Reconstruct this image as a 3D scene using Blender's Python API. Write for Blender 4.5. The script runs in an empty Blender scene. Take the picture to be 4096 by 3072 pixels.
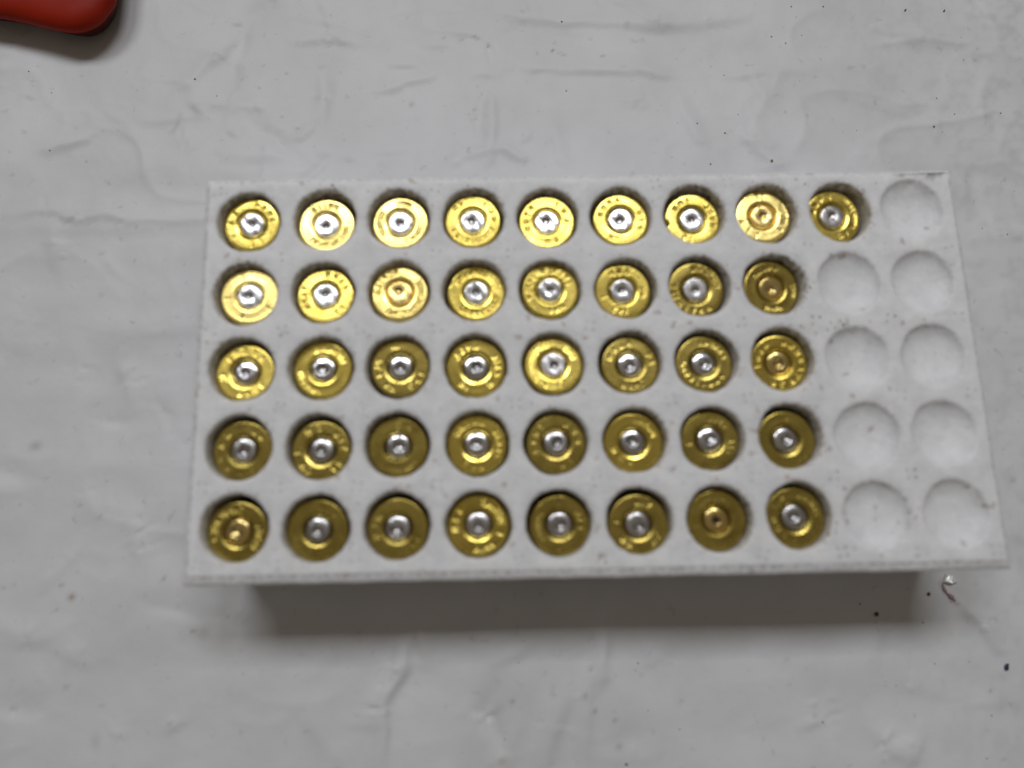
import bpy, bmesh, math, random
import numpy as np
from mathutils import Matrix, Vector

# ------------------------------------------------------------------ scene, camera, light (all lengths in millimetres, MM = metres per mm)
MM = 0.001
FLECKS = [[45.45,7.04,0.25],[51.3,6.2,0.2],[52.01,7.74,0.22],[54.84,7.13,0.3],[54.11,7.98,0.2],[55.68,7.33,0.22],[46.07,6.64,0.18],[52.87,6.61,0.18],[57.5,23.54,0.15],[48.35,15.69,0.3],[47.61,14.85,0.22],[49.31,16.92,0.2],[46.73,13.74,0.15],[60.66,7.84,0.15],[61.61,-34.93,0.2],[43.53,-36.45,0.15],[46.85,-36.79,0.3],[46.46,-37.03,0.2],[51.93,-39.93,0.2],[-0.23,-40.21,0.3],[0.78,-40.24,0.2],[-55.27,41.09,0.3],[-54.71,40.32,0.3],[-54.26,39.54,0.25],[-58.01,41.37,0.15],[-26.66,9.46,0.15]]
HOLES = [[[-73.25,32.99],[-56.75,33.12],[-40.7,33.13],[-24.55,33.04],[-8.21,32.82],[8.06,32.96],[24.28,33.27],[40.5,33.06],[57.11,33.14],[73.29,33.46]],[[-73.34,16.61],[-56.91,16.61],[-40.8,16.62],[-24.55,16.5],[-8.21,16.33],[8.13,16.42],[24.39,16.63],[40.68,16.53],[57.15,16.53],[73.48,16.74]],[[-73.42,0.23],[-57.06,0.1],[-40.91,0.11],[-24.54,-0.04],[-8.2,-0.16],[8.2,-0.12],[24.5,-0.01],[40.86,-0.0],[57.19,-0.08],[73.66,0.01]],[[-73.5,-16.15],[-57.22,-16.41],[-41.02,-16.4],[-24.54,-16.57],[-8.2,-16.66],[8.27,-16.66],[24.61,-16.64],[41.05,-16.54],[57.23,-16.69],[73.85,-16.71]],[[-73.58,-32.53],[-57.37,-32.92],[-41.13,-32.91],[-24.53,-33.11],[-8.19,-33.15],[8.35,-33.2],[24.72,-33.28],[41.23,-33.07],[57.27,-33.3],[74.04,-33.44]]]
HEADS = [[[-73.44,33.4],[-56.99,32.88],[-40.74,33.19],[-24.67,33.27],[-8.2,32.82],[8.4,33.13],[24.54,32.85],[40.56,33.42],[56.42,33.09]],[[-73.2,16.85],[-56.9,16.76],[-40.89,17.07],[-24.2,16.69],[-8.05,17.0],[7.93,16.52],[24.09,16.61],[40.93,16.57]],[[-73.56,0.05],[-57.17,0.4],[-40.72,0.53],[-24.61,0.06],[-7.96,0.36],[8.65,-0.06],[24.65,-0.14],[40.95,-0.38]],[[-73.32,-16.54],[-57.18,-16.83],[-41.17,-16.49],[-24.64,-16.42],[-8.01,-16.62],[8.39,-16.75],[24.69,-16.67],[40.98,-17.07]],[[-73.87,-33.22],[-57.61,-33.21],[-41.25,-33.31],[-24.69,-33.05],[-7.93,-33.5],[8.39,-33.84],[24.81,-33.36],[41.32,-33.24]]]
PLATE = [[-81.91,42.21],[82.57,42.01],[83.23,-43.09],[-82.52,-41.72]]
CREASES = [[[[-142.0,47.1],[-134.3,48.8],[-129.2,47.7],[-127.3,46.4],[-118.2,47.6],[-114.7,46.2],[-93.4,45.8],[-82.3,45.5]],0.3,0.9],[[[-146.2,54.9],[-93.8,54.1],[-82.6,53.9]],-0.1,1.6],[[[-145.1,44.2],[-119.2,44.2],[-94.0,43.3]],0.12,1.2],[[[-119.3,17.3],[-94.3,16.8]],0.14,1.5],[[[-142.0,13.1],[-135.4,13.3]],0.1,1.2],[[[-41.5,-57.7],[-42.4,-60.5],[-43.8,-65.4],[-46.1,-69.6],[-47.8,-74.0],[-48.1,-86.2]],0.32,1.0],[[[-39.8,-54.4],[-38.1,-61.1]],0.2,0.8],[[[-5.8,-71.4],[-9.1,-78.4],[-12.2,-87.4]],0.18,1.4],[[[-0.0,-67.8],[-1.1,-71.9],[-1.7,-78.6],[-1.8,-87.7]],0.16,1.0],[[[3.5,-58.2],[3.0,-68.3]],0.22,1.0],[[[-17.7,105.3],[-10.4,103.2],[2.0,101.7],[17.5,101.0],[26.4,99.3],[40.2,100.3],[51.1,102.6]],0.34,1.3],[[[15.2,108.3],[21.8,103.6],[28.0,99.9]],0.25,1.0],[[[-10.8,88.1],[6.3,86.9],[9.9,86.7],[17.7,85.8]],0.34,1.0],[[[20.3,86.0],[26.5,84.8]],0.22,1.0],[[[43.1,84.6],[54.2,85.7],[66.5,86.0]],0.26,1.1],[[[-73.0,97.5],[-64.2,97.5],[-57.0,96.5]],0.26,1.0],[[[-49.1,82.2],[-42.6,83.9],[-35.1,86.5]],0.26,0.9],[[[-45.8,90.2],[-38.1,89.2]],0.24,0.8],[[[-19.3,79.1],[-19.8,69.7],[-20.6,60.4]],0.2,0.9],[[[-64.6,88.2],[-64.5,80.5],[-64.8,72.4]],-0.2,1.0],[[[-79.6,108.0],[-86.3,102.0],[-88.0,91.8],[-88.8,83.2]],-0.22,1.2],[[[-81.3,71.0],[-77.3,68.4],[-73.1,64.2]],-0.2,1.0],[[[-88.5,63.9],[-81.0,63.1],[-73.9,63.2]],0.22,1.3],[[[-16.8,63.4],[-12.1,61.3]],0.26,0.8],[[[-31.1,59.0],[-29.5,61.3],[-27.2,62.0],[-22.5,63.0]],0.2,0.9],[[[-66.1,71.4],[-69.4,68.3]],0.2,0.8],[[[-134.3,65.6],[-125.5,68.9]],0.25,1.0],[[[-100.4,84.2],[-93.3,92.6],[-86.8,100.9]],0.2,1.2],[[[90.5,-56.0],[93.7,-60.1],[95.7,-64.8]],0.28,1.0],[[[71.3,-87.5],[66.1,-84.1],[64.2,-80.8]],0.15,1.2],[[[-30.7,96.5],[-27.7,96.6],[-23.7,96.0],[-20.0,94.6],[-19.8,88.1]],-0.14,0.6],[[[-64.4,109.0],[-61.5,98.3]],0.1,1.0],[[[30.9,75.6],[35.0,66.1]],0.16,1.0],[[[74.8,78.8],[83.9,74.9],[93.3,73.3]],0.14,1.1],[[[49.5,63.0],[55.1,58.6]],0.2,0.9],[[[47.7,65.9],[52.9,63.7]],0.18,0.9],[[[78.0,59.0],[102.2,57.9]],0.1,1.4],[[[110.0,84.3],[126.1,81.9]],0.12,1.3],[[[86.7,98.3],[99.0,95.9]],0.2,0.8],[[[106.3,53.6],[108.3,43.6]],-0.16,0.9],[[[99.3,36.8],[119.1,37.2]],0.1,1.2],[[[-135.5,-52.7],[-128.4,-56.2],[-121.3,-54.2]],0.14,1.4],[[[-101.7,-49.2],[-95.9,-50.5],[-90.0,-52.3]],-0.16,1.0],[[[-133.8,-70.6],[-130.5,-70.4],[-126.5,-71.3]],-0.2,1.2],[[[-20.7,-63.9],[-16.0,-61.8]],0.14,0.9],[[[-22.0,-69.9],[-24.5,-76.3],[-20.6,-82.8]],-0.2,1.0],[[[-59.5,-82.0],[-63.6,-75.5]],0.1,1.5],[[[-37.2,95.0],[-30.5,95.7]],0.14,0.8],[[[-4.1,73.1],[-1.9,60.9]],0.12,1.0],[[[-50.5,64.4],[-43.9,65.1]],0.14,1.0]]
STAINS = [[[-97.7,76.6],1.9,0.8,-40,0.3,0],[[-102.8,73.0],2.4,0.6,60,0.18,0],[[-87.9,69.4],1.5,0.6,-35,0.2,0],[[-141.6,80.9],1.6,0.5,-30,0.2,0],[[-130.7,-11.7],1.3,1.1,0,0.28,0],[[-121.8,-44.4],0.5,0.5,0,0.3,1],[[-119.5,-47.3],0.8,0.8,0,0.42,1],[[-98.9,-43.1],0.9,0.4,60,0.25,1],[[-111.8,-78.7],1.2,1.9,0,0.14,0],[[-119.1,-66.4],0.45,0.45,0,0.3,1],[[-91.4,-55.4],0.5,0.45,0,0.35,1],[[-89.0,-56.0],1.6,1.4,0,0.15,1],[[-119.4,-89.8],1,1,0,0.1,0],[[-18.3,-72.7],0.6,0.6,0,0.25,1],[[-1.4,-72.1],0.5,0.8,0,0.28,2],[[0.7,-75.4],0.5,0.5,0,0.3,1],[[0.5,-65.9],0.5,0.5,0,0.25,2],[[4.9,-77.8],0.5,0.5,0,0.3,1],[[5.8,-83.9],0.8,0.8,0,0.22,2],[[-21.6,-74.2],2,1.2,60,0.12,0],[[-20.7,-85.7],1,0.6,30,0.2,1],[[-41.3,78.2],0.7,0.7,0,0.25,1],[[-23.9,75.4],0.4,0.5,0,0.3,1],[[-23.7,96.5],0.9,0.4,-25,0.3,1],[[-20.1,94.7],0.45,0.45,0,0.4,1],[[-27.7,96.6],0.8,0.4,0,0.25,0],[[-2.5,93.1],0.45,0.45,0,0.4,2],[[-0.0,91.8],1.0,0.3,-25,0.3,1],[[11.3,91.3],0.6,0.3,0,0.3,1],[[-32.5,97.5],0.45,0.4,0,0.25,0],[[82.0,86.6],0.5,0.35,0,0.3,0],[[46.6,-66.0],0.8,0.5,30,0.15,0],[[51.3,-77.9],0.6,0.6,0,0.2,0],[[93.5,-74.2],0.5,0.5,0,0.25,2],[[97.0,-58.4],0.4,0.5,0,0.2,2],[[85.6,-50.7],0.4,1.2,20,0.5,2],[[87.6,-53.6],1.4,0.45,-40,0.55,2],[[-119.5,36.8],0.6,0.5,0,0.2,1],[[-118.8,26.3],0.6,0.5,0,0.15,1],[[-115.5,49.4],0.5,0.4,0,0.2,1],[[-57.0,61.7],1.2,0.6,0,0.12,0],[[97.4,-21.8],0.5,0.5,0,0.2,2],[[106.1,-25.4],0.5,0.6,30,0.25,2],[[104.5,-8.2],0.4,0.4,0,0.15,0]]
SPECKS = [[[-98.3,85.5],0.45,1],[[-135.9,82.4],0.3,1],[[-142.3,88.6],0.3,0],[[-134.3,65.4],0.3,1],[[-92.4,80.7],0.3,1],[[0.5,80.7],0.42,1],[[0.1,101.2],0.4,0],[[34.7,70.0],0.45,1],[[42.1,67.4],0.45,1],[[37.6,58.6],0.4,1],[[53.7,59.0],0.5,1],[[57.3,95.9],0.35,0],[[63.6,105.0],0.35,0],[[72.4,104.8],0.4,0],[[61.0,93.9],0.25,0],[[65.7,96.3],0.22,0],[[64.6,101.7],0.22,0],[[100.9,77.2],0.35,0],[[105.0,72.3],0.35,0],[[117.8,72.5],0.4,0],[[105.9,81.4],0.25,0],[[110.4,89.0],0.25,0],[[110.6,95.9],0.2,0],[[100.9,67.1],0.22,0],[[77.9,68.0],0.25,0],[[98.8,68.6],0.4,0],[[65.0,-53.9],0.38,1],[[68.1,-58.2],0.2,1],[[79.5,-58.5],0.35,1],[[80.9,-67.8],0.3,1],[[53.2,-79.8],0.4,1],[[107.7,39.6],0.3,1],[[113.9,37.7],0.3,0],[[100.7,-8.1],0.3,0],[[19.9,-80.2],0.3,1],[[7.3,-87.1],0.5,1],[[11.2,-65.4],0.3,1],[[-16.5,-64.4],0.3,1],[[-20.1,-80.9],0.25,0],[[92.6,-79.5],0.3,0],[[90.0,-88.6],0.3,1],[[12.9,-75.9],0.22,0],[[7.4,35.7],0.2,0],[[46.0,72.6],0.25,0],[[40.0,87.2],0.25,0],[[43.2,84.3],0.25,0]]
GRAINS = [[95.8,104.2],[106.9,104.1],[97.6,-68.9],[68.4,-56.2],[81.7,-52.1],[87.0,-49.3]]
CAM_ROT = [[0.999352, 0.022114, -0.028406], [-0.027042, 0.982017, -0.186848], [0.023763, 0.187495, 0.981978]]

TRAY_H = 28.0
sc = bpy.context.scene
col = sc.collection

cam_d = bpy.data.cameras.new('camera'); cam = bpy.data.objects.new('camera', cam_d); col.objects.link(cam)
m = Matrix(CAM_ROT).to_4x4()
m.translation = Vector((-21.487, -33.63, 154.647 + TRAY_H)) * MM
cam.matrix_world = m
cam_d.sensor_width = 36; cam_d.lens = 36 * 3000 / 4096
cam_d.clip_start = 0.01; cam_d.clip_end = 20
cam_d.dof.use_dof = True; cam_d.dof.focus_distance = 0.200; cam_d.dof.aperture_fstop = 5.5
sc.camera = cam

w = bpy.data.worlds.new('World'); sc.world = w; w.use_nodes = True
bg = w.node_tree.nodes['Background']; bg.inputs[0].default_value = (1.0, 0.875, 0.74, 1); bg.inputs[1].default_value = 1.0

wt = w.node_tree; wg = wt.nodes.new('ShaderNodeTexCoord'); ws = wt.nodes.new('ShaderNodeSeparateXYZ'); wr = wt.nodes.new('ShaderNodeValToRGB')
wt.links.new(wg.outputs['Generated'], ws.inputs[0]); wt.links.new(ws.outputs['Z'], wr.inputs[0]); wt.links.new(wr.outputs[0], bg.inputs[0])
wr.color_ramp.elements[0].position = 0.22; wr.color_ramp.elements[0].color = (0.018, 0.015, 0.011, 1)      # room walls
wr.color_ramp.elements[1].position = 1.0; wr.color_ramp.elements[1].color = (0.166, 0.141, 0.108, 1)       # ceiling
def lamp(name, x, size_x, size_y, watts):
    d = bpy.data.lights.new(name, 'AREA'); d.shape = 'RECTANGLE'; d.size = size_x; d.size_y = size_y
    d.energy = watts; d.color = (0.955, 0.975, 1.0)
    o = bpy.data.objects.new(name, d); col.objects.link(o)
    z = math.radians(30); dist = 1.4
    o.location = (x, math.sin(z) * dist, math.cos(z) * dist)
    o.rotation_euler = (-z, 0, 0)
    return o
lamp('ceiling_lamp', -0.45, 0.50, 0.30, 5.25)
lamp('ceiling_lamp', 0.21, 0.50, 0.30, 5.25)

sc.render.engine = 'CYCLES'
sc.view_settings.view_transform = 'Standard'; sc.view_settings.look = 'None'
sc.view_settings.exposure = 0.0; sc.view_settings.gamma = 1
sc.cycles.max_bounces = 10

# ------------------------------------------------------------------ materials
def new_mat(name):
    mt = bpy.data.materials.new(name); mt.use_nodes = True
    nt = mt.node_tree; return mt, nt, nt.nodes['Principled BSDF']
def N(nt, t, **kw):
    n = nt.nodes.new(t)
    for k, v in kw.items(): setattr(n, k, v)
    return n
def noise(nt, scale, detail=4, rough=0.6, vec=None):
    n = N(nt, 'ShaderNodeTexNoise'); n.inputs['Scale'].default_value = scale
    n.inputs['Detail'].default_value = detail; n.inputs['Roughness'].default_value = rough
    if vec: nt.links.new(vec, n.inputs['Vector'])
    return n
def ramp(nt, src, a, ca, b, cb):
    r = N(nt, 'ShaderNodeValToRGB'); e = r.color_ramp.elements
    e[0].position = a; e[0].color = ca; e[1].position = b; e[1].color = cb
    nt.links.new(src, r.inputs[0]); return r
def mixc(nt, fac, a, b, mode='MIX'):
    x = N(nt, 'ShaderNodeMix', data_type='RGBA', blend_type=mode)
    for s, v in ((0, fac), (6, a), (7, b)):
        if hasattr(v, 'links') or hasattr(v, 'is_linked'): nt.links.new(v, x.inputs[s])
        else: x.inputs[s].default_value = v
    return x.outputs[2]
def bump(nt, src, dist, strength, normal=None):
    b = N(nt, 'ShaderNodeBump'); b.inputs['Distance'].default_value = dist; b.inputs['Strength'].default_value = strength
    nt.links.new(src, b.inputs['Height'])
    if normal: nt.links.new(normal, b.inputs['Normal'])
    return b.outputs[0]

def mat_foam():
    mt, nt, b = new_mat('white_foam')
    tc = N(nt, 'ShaderNodeTexCoord').outputs['Object']
    n1 = noise(nt, 260, 5, 0.65, tc); n2 = noise(nt, 1500, 2, 0.5, tc)
    c = ramp(nt, n1.outputs[0], 0.30, (0.77, 0.775, 0.80, 1), 0.70, (0.91, 0.915, 0.94, 1)).outputs[0]
    at = N(nt, 'ShaderNodeAttribute', attribute_name='soil_and_shade')
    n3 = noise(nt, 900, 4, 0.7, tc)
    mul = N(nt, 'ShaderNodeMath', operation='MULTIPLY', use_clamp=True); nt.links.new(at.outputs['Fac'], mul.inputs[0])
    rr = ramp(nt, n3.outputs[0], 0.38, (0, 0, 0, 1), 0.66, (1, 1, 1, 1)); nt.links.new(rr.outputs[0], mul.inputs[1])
    c = mixc(nt, mul.outputs[0], c, (0.20, 0.165, 0.135, 1))  # brown for rim grime and for the shade painted into filled wells
    # faint scattered specks of powder
    n4 = noise(nt, 420, 1, 0.4, tc)
    s4 = ramp(nt, n4.outputs[0], 0.70, (0, 0, 0, 1), 0.76, (0.5, 0.5, 0.5, 1))
    c = mixc(nt, s4.outputs[0], c, (0.42, 0.33, 0.27, 1))
    nt.links.new(c, b.inputs['Base Color'])
    b.inputs['Roughness'].default_value = 0.62
    b.inputs['Subsurface Weight'].default_value = 0.85; b.inputs['Subsurface Radius'].default_value = (1, 0.97, 0.92)
    b.inputs['Subsurface Scale'].default_value = 0.003
    nm = noise(nt, 620, 3, 0.6, tc); nrm = bump(nt, n1.outputs[0], 0.0005, 0.8); nrm = bump(nt, nm.outputs[0], 0.00025, 0.8, nrm); nrm = bump(nt, n2.outputs[0], 0.0001, 0.6, nrm)
    nt.links.new(nrm, b.inputs['Normal'])
    return mt

def mat_cloth():
    mt, nt, b = new_mat('white_vinyl_cloth')
    tc = N(nt, 'ShaderNodeTexCoord').outputs['Object']
    n0 = noise(nt, 30, 6, 0.62, tc)
    c = ramp(nt, n0.outputs[0], 0.32, (0.645, 0.65, 0.67, 1), 0.70, (0.735, 0.74, 0.765, 1)).outputs[0]
    at = N(nt, 'ShaderNodeAttribute', attribute_name='soil_and_shade')
    c = mixc(nt, 1.0, c, at.outputs['Color'], 'MULTIPLY')
    n2 = noise(nt, 330, 2, 0.5, tc); s = ramp(nt, n2.outputs[0], 0.66, (0, 0, 0, 1), 0.80, (0.35, 0.35, 0.35, 1))
    c = mixc(nt, s.outputs[0], c, (0.33, 0.31, 0.31, 1))
    nt.links.new(c, b.inputs['Base Color'])
    b.inputs['Roughness'].default_value = 0.46; b.inputs['Specular IOR Level'].default_value = 0.22
    n1 = noise(nt, 160, 5, 0.6, tc); n3 = noise(nt, 60, 3, 0.5, tc)
    nrm = bump(nt, n1.outputs[0], 0.0004, 0.30); nrm = bump(nt, n3.outputs[0], 0.0012, 0.35, nrm)
    nt.links.new(nrm, b.inputs['Normal'])
    return mt

def mat_metal(name, c1, c2, rough, tarnish, bumpy=0.5):
    mt, nt, b = new_mat(name)
    tc = N(nt, 'ShaderNodeTexCoord').outputs['Object']
    oi = N(nt, 'ShaderNodeObjectInfo')
    add = N(nt, 'ShaderNodeVectorMath', operation='ADD'); nt.links.new(tc, add.inputs[0])
    sc_ = N(nt, 'ShaderNodeVectorMath', operation='SCALE'); sc_.inputs[0].default_value = (1, 1.7, 0.6)
    nt.links.new(oi.outputs['Random'], sc_.inputs['Scale']); nt.links.new(sc_.outputs[0], add.inputs[1])
    v = add.outputs[0]
    n1 = noise(nt, 330, 5, 0.65, v); n2 = noise(nt, 1400, 4, 0.7, v); n3 = noise(nt, 120, 2, 0.5, v)
    c = ramp(nt, n1.outputs[0], 0.3, c2, 0.65, c1).outputs[0]
    t = ramp(nt, n2.outputs[0], 0.56, (0, 0, 0, 1), 0.80, (tarnish, tarnish, tarnish, 1)).outputs[0]
    c = mixc(nt, t, c, (c2[0] * 0.35, c2[1] * 0.3, c2[2] * 0.3, 1))
    # brown handling stains in soft patches, more on some cases than on others
    n4 = noise(nt, 210, 3, 0.6, v); st = ramp(nt, n4.outputs[0], 0.50, (0, 0, 0, 1), 0.70, (1, 1, 1, 1))
    am = N(nt, 'ShaderNodeMath', operation='MULTIPLY'); nt.links.new(st.outputs[0], am.inputs[0])
    rv = N(nt, 'ShaderNodeMapRange'); rv.inputs['To Min'].default_value = 0.05; rv.inputs['To Max'].default_value = 0.25 + 0.5 * tarnish
    nt.links.new(oi.outputs['Random'], rv.inputs['Value']); nt.links.new(rv.outputs[0], am.inputs[1])
    c = mixc(nt, am.outputs[0], c, (c2[0] * 0.55, c2[1] * 0.45, c2[2] * 0.45, 1))
    nt.links.new(c, b.inputs['Base Color']); b.inputs['Metallic'].default_value = 1.0
    r = ramp(nt, n1.outputs[0], 0.3, (rough + .05,) * 3 + (1,), 0.7, (rough - .02,) * 3 + (1,))
    nt.links.new(r.outputs[0], b.inputs['Roughness'])
    nrm = bump(nt, n3.outputs[0], 0.00025, bumpy); nrm = bump(nt, n2.outputs[0], 0.00003, bumpy, nrm)
    nt.links.new(nrm, b.inputs['Normal'])
    return mt

def mat_plain(name, c, rough, metallic=0.0, spec=0.5):
    mt, nt, b = new_mat(name)
    tc = N(nt, 'ShaderNodeTexCoord').outputs['Object']
    n1 = noise(nt, 300, 4, 0.6, tc)
    cc = ramp(nt, n1.outputs[0], 0.3, tuple(x * 0.75 for x in c[:3]) + (1,), 0.7, c).outputs[0]
    nt.links.new(cc, b.inputs['Base Color'])
    b.inputs['Roughness'].default_value = rough; b.inputs['Metallic'].default_value = metallic
    b.inputs['Specular IOR Level'].default_value = spec
    nt.links.new(bump(nt, n1.outputs[0], 0.0003, 0.3), b.inputs['Normal'])
    return mt

M_FOAM = mat_foam(); M_CLOTH = mat_cloth()
M_BRASS = mat_metal('yellow_brass', (0.83, 0.66, 0.165, 1), (0.58, 0.44, 0.085, 1), 0.205, 0.5)
M_BRASS_DULL_SHADED = mat_metal('dull_shaded_brass', (0.60, 0.475, 0.125, 1), (0.34, 0.255, 0.06, 1), 0.24, 0.8)  # dull cases; darker base also stands in for the lower rows' dark reflection
M_BRASS_SHINY = mat_metal('polished_brass', (0.92, 0.745, 0.27, 1), (0.80, 0.62, 0.19, 1), 0.215, 0.3)
M_PRIMER = mat_metal('nickel_primer', (0.76, 0.76, 0.78, 1), (0.52, 0.52, 0.55, 1), 0.16, 0.5, 0.3)
M_PRIMER_DULL = mat_metal('dull_nickel_primer', (0.66, 0.65, 0.66, 1), (0.40, 0.39, 0.40, 1), 0.24, 0.7, 0.4)
M_PRIMER_B = mat_metal('brass_primer', (0.84, 0.67, 0.30, 1), (0.66, 0.49, 0.17, 1), 0.19, 0.4, 0.3)

# ------------------------------------------------------------------ helpers
def mesh_obj(name, verts, faces, mat, parent=None, smooth=True, scale=MM):
    me = bpy.data.meshes.new(name)
    me.from_pydata((np.asarray(verts, float) * scale).tolist(), [], faces)
    me.materials.append(mat)
    if smooth: me.polygons.foreach_set('use_smooth', [True] * len(me.polygons))
    me.update()
    o = bpy.data.objects.new(name, me); col.objects.link(o)
    if parent: o.parent = parent
    return o
def empty(name, loc, rot=(0, 0, 0)):
    o = bpy.data.objects.new(name, None); col.objects.link(o)
    o.empty_display_size = 0.005; o.location = Vector(loc) * MM; o.rotation_euler = rot
    return o
def tag(o, label=None, cat=None, group=None, kind=None):
    for k, v in (('label', label), ('category', cat), ('group', group), ('kind', kind)):
        if v: o[k] = v
    return o

# ------------------------------------------------------------------ the tablecloth (one creased sheet)
def axis(a, b, step, far):
    core = np.arange(a, b + step / 2, step); out_lo = []; out_hi = []; s = step; x = a
    while x > -far: s *= 1.25; x -= s; out_lo.append(x)
    s = step; x = b
    while x < far: s *= 1.25; x += s; out_hi.append(x)
    return np.concatenate([np.array(out_lo[::-1]), core, np.array(out_hi)])
def value_noise(X, Y, scale, seed):
    rs = np.random.RandomState(seed); g = rs.rand(256, 256)
    x = X / scale + 100; y = Y / scale + 100
    xi = np.floor(x).astype(int); yi = np.floor(y).astype(int); fx = x - xi; fy = y - yi
    fx = fx * fx * (3 - 2 * fx); fy = fy * fy * (3 - 2 * fy)
    q = lambda i, j: g[(xi + i) % 256, (yi + j) % 256]
    return (q(0, 0) * (1 - fx) + q(1, 0) * fx) * (1 - fy) + (q(0, 1) * (1 - fx) + q(1, 1) * fx) * fy - 0.5
def build_cloth():
    xs = axis(-170, 145, 0.7, 600); ys = axis(-105, 125, 0.7, 600)
    X, Y = np.meshgrid(xs, ys, indexing='ij')
    inside = ((X > -175) & (X < 150) & (Y > -110) & (Y < 130)).astype(float)
    Z = 2.0 * value_noise(X, Y, 55, 1) + 1.1 * value_noise(X, Y, 22, 2) + 0.34 * value_noise(X, Y, 9, 3) * inside + 0.12 * value_noise(X, Y, 4.2, 4) * inside
    # directional ripple, as in a sheet that was folded and pulled
    Z += 0.32 * value_noise(X * 0.35 + Y * 0.1, Y, 7.5, 5) * inside
    WX = X + 1.1 * value_noise(X, Y, 6, 8) + 0.2 * value_noise(X, Y, 2.2, 9); WY = Y + 1.1 * value_noise(X, Y, 6, 10) + 0.2 * value_noise(X, Y, 2.2, 11)
    # network of pressed-in creases: sharp ridges along the zero lines of warped noise
    for sc_, amp, wd, sd in ((26, .60, .06, 31), (15, .36, .07, 33), (8.5, .20, .09, 35)):
        n_ = value_noise(WX * .8 + 6 * value_noise(X, Y, 30, sd + 5), WY * 1.25, sc_, sd)
        mask = np.clip(value_noise(X, Y, sc_ * 1.3, sd + 1) * 3 + .35, 0, 1) * np.clip((Y - 20) / 40, 0.45, 1)
        Z += amp * mask * inside * np.exp(-np.abs(n_) / wd)
    rnd = random.Random(7)
    extra = []
    for k in range(150):
        x, y = rnd.uniform(-165, 140), rnd.uniform(-100, 120)
        if -84 < x < 84 and -45 < y < 43: continue
        a = rnd.choice([0, 0, 0.25, -0.3, 1.5, 1.2]) + rnd.uniform(-.35, .35); L = rnd.uniform(3, 15)
        pts = [(x, y)]
        for s in range(3):
            a += rnd.uniform(-.35, .35); x += math.cos(a) * L / 3; y += math.sin(a) * L / 3; pts.append((x, y))
        extra.append((pts, rnd.choice([1, 1, -1]) * rnd.uniform(.04, .15), rnd.uniform(.6, 1.6)))
    for pts, amp, wid in list(CREASES) + extra:
        for i in range(len(pts) - 1):
            (x0, y0), (x1, y1) = pts[i], pts[i + 1]
            i0, i1 = np.searchsorted(xs, [min(x0, x1) - 7, max(x0, x1) + 7]); j0, j1 = np.searchsorted(ys, [min(y0, y1) - 7, max(y0, y1) + 7])
            x = WX[i0:i1, j0:j1]; y = WY[i0:i1, j0:j1]
            dx, dy = x1 - x0, y1 - y0; L2 = dx * dx + dy * dy + 1e-9
            t = ((x - x0) * dx + (y - y0) * dy) / L2
            tt = np.clip(t, 0, 1); d2 = (x - x0 - tt * dx) ** 2 + (y - y0 - tt * dy) ** 2
            tot = len(pts) - 1
            fade = np.sin(np.pi * np.clip((i + tt + 0.25) / (tot + 0.5), 0, 1)) ** 0.5
            side = np.sign((y - y0) * dx - (x - x0) * dy) * (1 if dx >= 0 else -1)
            ww = wid * np.where(side > 0, 2.6, 1.5)
            r = (2.0 + 2.2 * abs(dy) / math.sqrt(L2)) * amp * fade * np.exp(-d2 / ww ** 2)
            blk = Z[i0:i1, j0:j1]
            key = 'm%d' % i
            # segments share joints: take the stronger of the overlapping ridges
            if i == 0: acc = np.zeros_like(Z) if False else None
            Z[i0:i1, j0:j1] = blk + r * np.where((t < 0) & (i > 0), 0.0, 1.0) * np.where((t > 1) & (i < tot - 1), 0.0, 1.0)
    # lie flat under the tray and the red container
    px = np.clip(np.maximum(np.abs(X) - 84, 0), 0, 8) / 8; py = np.clip(np.maximum(np.abs(Y + 0.5) - 44, 0), 0, 8) / 8
    f = np.clip(np.sqrt(px ** 2 + py ** 2), 0, 1); f = f * f * (3 - 2 * f)
    Z = Z * (0.25 + 0.75 * f) - 0.35 * (1 - f)
    soil_and_shade = np.ones(X.shape + (4,)); HUE = [(0.45, 0.45, 0.45), (0.38, 0.29, 0.2), (0.40, 0.24, 0.22)]  # on the cloth this layer holds stains and grime alone
    for (x, y), rx, ry, an, s, h in STAINS:
        a = math.radians(an); i0, i1 = np.searchsorted(xs, [x - 9, x + 9]); j0, j1 = np.searchsorted(ys, [y - 9, y + 9])
        dx = WX[i0:i1, j0:j1] - x; dy = WY[i0:i1, j0:j1] - y
        u = (dx * math.cos(a) + dy * math.sin(a)) / rx; v = (-dx * math.sin(a) + dy * math.cos(a)) / ry
        k = (min(.85, s * 1.8) * np.exp(-(u * u + v * v)))[..., None]
        soil_and_shade[i0:i1, j0:j1, :3] *= 1 - k * (1 - np.array(HUE[h]))
    # greyer grime drifting in towards the right-hand corner
    g = np.clip((value_noise(X, Y, 3.0, 21) + value_noise(X, Y, 1.4, 22)) * 1.6, 0, 1) * np.clip((X - 60) / 90, 0, 1) * 0.16
    soil_and_shade[..., :3] *= (1 - g)[..., None]
    nx, ny = X.shape
    V = np.stack([X, Y, Z], -1).reshape(-1, 3) * MM
    idx = np.arange(nx * ny).reshape(nx, ny)
    F = np.stack([idx[:-1, :-1], idx[1:, :-1], idx[1:, 1:], idx[:-1, 1:]], -1).reshape(-1, 4)
    me = bpy.data.meshes.new('tablecloth')
    me.vertices.add(len(V)); me.vertices.foreach_set('co', V.ravel())
    me.loops.add(F.size); me.loops.foreach_set('vertex_index', F.ravel().astype(np.int32))
    me.polygons.add(len(F)); me.polygons.foreach_set('loop_start', np.arange(0, F.size, 4, dtype=np.int32))
    me.polygons.foreach_set('loop_total', np.full(len(F), 4, dtype=np.int32))
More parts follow.
